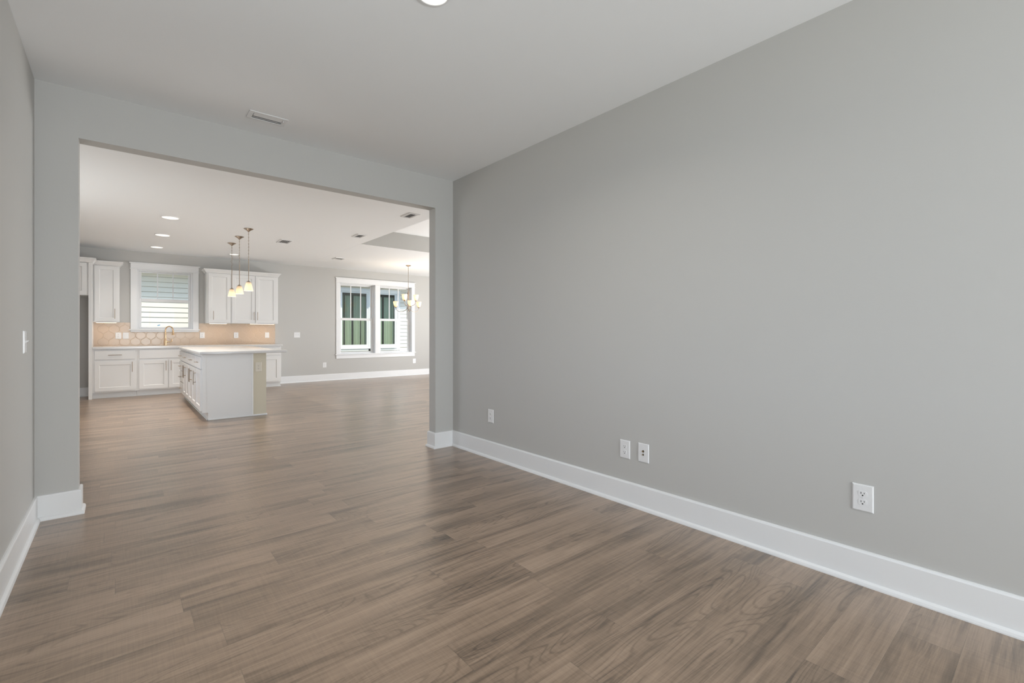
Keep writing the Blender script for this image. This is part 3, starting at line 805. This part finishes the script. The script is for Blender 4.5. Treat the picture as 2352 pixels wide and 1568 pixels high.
# ------------------------------------------------------------------ ceiling lights
def ceiling_light(x, y, rad, power, label, spread=110):
    r = thing('ceiling_light', label, 'light', (x, y, CZ), 0, 'round recessed ceiling lights')
    MB().lathe([(rad, 0.0), (rad, -0.004), (rad - 0.004, -0.008), (rad - 0.010, -0.0085), (rad - 0.013, -0.006), (rad - 0.013, 0.0)], seg=48).build('trim_ring', M['white_metal'], r, 40)
    MB().lathe([(0.0, -0.0066), (rad - 0.0125, -0.0066), (rad - 0.0125, -0.001), (0.0, -0.001)], seg=48).build('lens', M['led'], r, 40)
    lamp('ceiling_light_glow', 'AREA', (0, 0, -0.012), power, (1.0, 0.92, 0.82), (0, 0, 0), 2 * rad - 0.06, None, r).data.spread = R(spread)
ceiling_light(1.112, 1.893, 0.081, 10, 'round ceiling light of the front room cut by the top edge', 150)
ceiling_light(0.530, 7.890, 0.105, 18, 'nearest of the three round ceiling lights in a row over the kitchen')
ceiling_light(0.528, 9.380, 0.105, 16, 'middle of the three round ceiling lights in a row over the kitchen')
ceiling_light(0.522, 10.78, 0.100, 4.5, 'farthest of the three round ceiling lights, next to the kitchen window')
ceiling_light(1.755, 10.77, 0.085, 0.8, 'round ceiling light behind the pendant chains')

# ------------------------------------------------------------------ vents
GV = 'white ceiling vents'
r = thing('ceiling_vent', 'long white register in the front room ceiling above the opening', 'vent', (0.830, 3.775, CZ), 0, GV)
s = MB()
s.box(-0.128, 0.128, -0.068, -0.040, -0.006, 0, 0.002); s.box(-0.128, 0.128, 0.052, 0.068, -0.006, 0, 0.002)
s.box(-0.128, -0.096, -0.040, 0.052, -0.006, 0, 0.002); s.box(0.096, 0.128, -0.040, 0.052, -0.006, 0, 0.002)
s.build('vent_frame', M['white_metal'], r)
MB().box(-0.096, 0.096, -0.040, 0.052, -0.0012, -0.0004).build('duct_opening', M['duct'], r)
MB().prism([(-0.040, -0.003), (-0.040, -0.005), (0.006, -0.007), (0.006, -0.005)], 0, -0.094, 0.094).build('deflector', M['white_metal'], r)
for y in (0.024,): MB().prism([(y, -0.004), (y, -0.0055), (y + 0.007, -0.0055), (y + 0.007, -0.004)], 0, -0.095, 0.095).build('blade', M['white_metal'], r)
MB().box(0.098, 0.102, -0.030, -0.022, -0.016, -0.004).build('damper_lever', M['white_metal'], r)
def diffuser(x, y, w, d, label, nsl, fw, vane):
    r = thing('ceiling_vent', label, 'vent', (x, y, CZ), 0, GV)
    hw, hd = w / 2, d / 2
    s = MB()
    def ring(p, q, z0, z1):
        A = [s.bm.verts.new((sx * (hw - p), sy * (hd - p), z0)) for sx, sy in ((-1, -1), (1, -1), (1, 1), (-1, 1))]
        B = [s.bm.verts.new((sx * (hw - q), sy * (hd - q), z1)) for sx, sy in ((-1, -1), (1, -1), (1, 1), (-1, 1))]
        for i in range(4): s.bm.faces.new((A[i], A[(i + 1) % 4], B[(i + 1) % 4], B[i]))
    ring(0, 0.006, 0, -0.010); ring(0.006, fw * 0.7, -0.010, -0.013); ring(fw * 0.7, fw, -0.013, -0.003); ring(fw, fw, -0.003, 0.0)
    s.build('vent_frame', M['white_metal'], r)
    MB().box(-hw + fw, hw - fw, -hd + fw, hd - fw, -0.0014, -0.0004).build('duct_opening', M['duct'], r)
    iw = 2 * (hw - fw)
    for i in range(nsl):
        xx = -hw + fw + iw * (i + 0.5) / nsl; q = iw / nsl * vane
        MB().prism([(xx - q / 2, -0.009), (xx + q / 2, -0.003), (xx + q / 2, -0.0020), (xx - q / 2, -0.0078)], 1, -hd + fw, hd - fw).build('blade', M['white_metal'], r)
# prism axis 1 expects (x, z) pairs
diffuser(2.985, 5.68, 0.155, 0.275, 'white ceiling vent nearest the wide opening, left of the tray edge', 4, 0.034, 0.6)
diffuser(2.985, 7.41, 0.160, 0.290, 'white ceiling vent beside the far corner of the tray', 4, 0.034, 0.6)
diffuser(2.180, 8.69, 0.190, 0.360, 'slotted ceiling vent right of the pendant lights', 5, 0.022, 0.45)
diffuser(3.565, 9.96, 0.215, 0.280, 'white ceiling vent in front of the double window', 5, 0.034, 0.75)

# ------------------------------------------------------------------ pendants
WARM = (1.0, 0.80, 0.58)
def bell(z_top, z_bot, r_top, r_bot, n=10):
    pr = []
    for i in range(n + 1):
        t = i / n
        pr.append((r_top + (r_bot - r_top) * (t ** 0.75), z_top + (z_bot - z_top) * t))
    return pr
def chain_links(s, z0, z1, wob=None):
    L = 0.030; n = int((z0 - z1) / (L * 0.78)); st = (z0 - z1) / n
    for i in range(n):
        zc = z0 - st * (i + 0.5); x, y = wob(zc) if wob else (0, 0)
        ring = []
        for k in range(12):
            a = 2 * math.pi * k / 12
            u_, v_ = 0.0062 * math.cos(a), (L / 2) * math.sin(a)
            ring.append((x + (u_ if i % 2 else 0), y + (0 if i % 2 else u_), zc + v_))
        s.tube(ring, 0.0016, 6, False, True)
def pendant(x, y, label, slack):
    r = thing('pendant_light', label, 'light', (x, y, CZ), 0, 'pendant lights over the island')
    MB().lathe([(0.0, 0), (0.066, 0), (0.067, -0.004), (0.050, -0.014), (0.024, -0.030), (0.012, -0.042), (0.008, -0.050), (0.0, -0.050)], seg=32).build('canopy', M['nickel'], r, 40)
    s = MB(); chain_links(s, -0.045, -0.462); s.build('chain', M['nickel'], r, 60)
    pts = []
    for i in range(40):
        t = i / 39; z = -0.045 - 0.415 * t
        k = slack * max(0.0, (t - 0.45) / 0.55) * (1 - t) * 3.2
        pts.append((k * math.sin(t * 26), k * math.cos(t * 21) * 0.6, z))
    MB().tube(pts, 0.0022, 6).build('cord', M['nickel'], r, 60)
    MB().cyl((0, 0, -0.455), (0, 0, -0.795), 0.0065, 12).build('stem', M['nickel'], r, 40)
    MB().lathe([(0.0, -0.785), (0.010, -0.785), (0.014, -0.795), (0.032, -0.806), (0.033, -0.812), (0.0, -0.812)], seg=28).build('shade_cap', M['nickel'], r, 40)
    o = bell(-0.808, -0.940, 0.031, 0.062); i_ = [(a - 0.003, z) for a, z in o][::-1]
    MB().lathe(o + i_, seg=36, close=True).build('shade', M['shade'], r, 60)
    MB().lathe([(0.0, -0.858), (0.012, -0.862), (0.022, -0.880), (0.024, -0.896), (0.017, -0.912), (0.0, -0.918)], seg=20).build('bulb', M['bulb'], r, 60)
    lamp('pendant_glow', 'POINT', (0, 0, -0.935), 0.6, WARM, parent=r, radius=0.02)
pendant(1.497, 7.993, 'nearest of the three chain hung pendant lights over the island', 0.0)
pendant(1.504, 8.743, 'middle of the three chain hung pendant lights over the island', 0.018)
pendant(1.512, 9.466, 'farthest of the three chain hung pendant lights, with the loosest cord', 0.045)

# ------------------------------------------------------------------ chandelier
def chandelier(x, y):
    r = thing('chandelier', 'two tier chandelier with six upturned glass shades by the double window', 'chandelier', (x, y, CZ))
    MB().lathe([(0.0, 0), (0.062, 0), (0.063, -0.004), (0.045, -0.016), (0.015, -0.026), (0.008, -0.040), (0.0, -0.040)], seg=32).build('canopy', M['nickel'], r, 40)
    s = MB(); chain_links(s, -0.035, -0.60); s.cyl((0, 0, -0.03), (0, 0, -0.61), 0.0022, 6); s.build('chain', M['nickel'], r, 60)
    MB().lathe([(0.0, -0.595), (0.010, -0.60), (0.014, -0.62), (0.026, -0.655), (0.012, -0.70), (0.010, -0.93), (0.020, -0.955), (0.026, -0.985), (0.014, -1.02), (0.010, -1.045), (0.014, -1.06), (0.006, -1.085), (0.0, -1.10)], seg=24).build('column', M['nickel'], r, 50)
    def arm(ang, rad, z_cup, z_att, drop):
        c_, s_ = math.cos(ang), math.sin(ang)
        P = []
        for i in range(17):
            t = i / 16
            rr = 0.008 + (rad - 0.008) * (0.5 - 0.5 * math.cos(math.pi * t)) ** 0.85
            z = z_att * (1 - t) + z_cup * t - drop * math.sin(math.pi * min(1.0, t * 1.02)) ** 1.0
            P.append((rr * c_, rr * s_, z))
        a = MB().tube(P, 0.0055, 8).build('arm', M['nickel'], r, 60)
        cx, cy = rad * c_, rad * s_
        MB().lathe([(0.0, z_cup - 0.004), (0.012, z_cup), (0.024, z_cup + 0.010), (0.022, z_cup + 0.016), (0.0, z_cup + 0.016)], (cx, cy), 20).build('cup', M['nickel'], a, 40)
        o = [(q, z_cup + 0.012 + 0.135 * t) for t, q in ((0, 0.022), (0.1, 0.032), (0.25, 0.042), (0.45, 0.051), (0.7, 0.058), (1.0, 0.063))]
        i_ = [(q - 0.003, z + (0.003 if k == 0 else 0)) for k, (q, z) in enumerate(o)][::-1]
        MB().lathe(o + i_, (cx, cy), 30, True).build('shade', M['shade'], a, 60)
        MB().lathe([(0.0, z_cup + 0.04), (0.016, z_cup + 0.05), (0.024, z_cup + 0.075), (0.016, z_cup + 0.095), (0.0, z_cup + 0.10)], (cx, cy), 18).build('bulb', M['bulb'], a, 60)
        lamp('chandelier_glow', 'POINT', (cx, cy, z_cup + 0.12), 2.4, WARM, parent=a, radius=0.02)
    va = R(-27.5)      # azimuth across the view line
    for d in (38, 158, 278): arm(va + R(d), 0.31, CZ * 0 - 0.985, -0.955, 0.115)
    for d in (0, 120, 240): arm(va + R(d), 0.175, -0.835, -0.87, 0.085)
chandelier(5.18, 9.95)
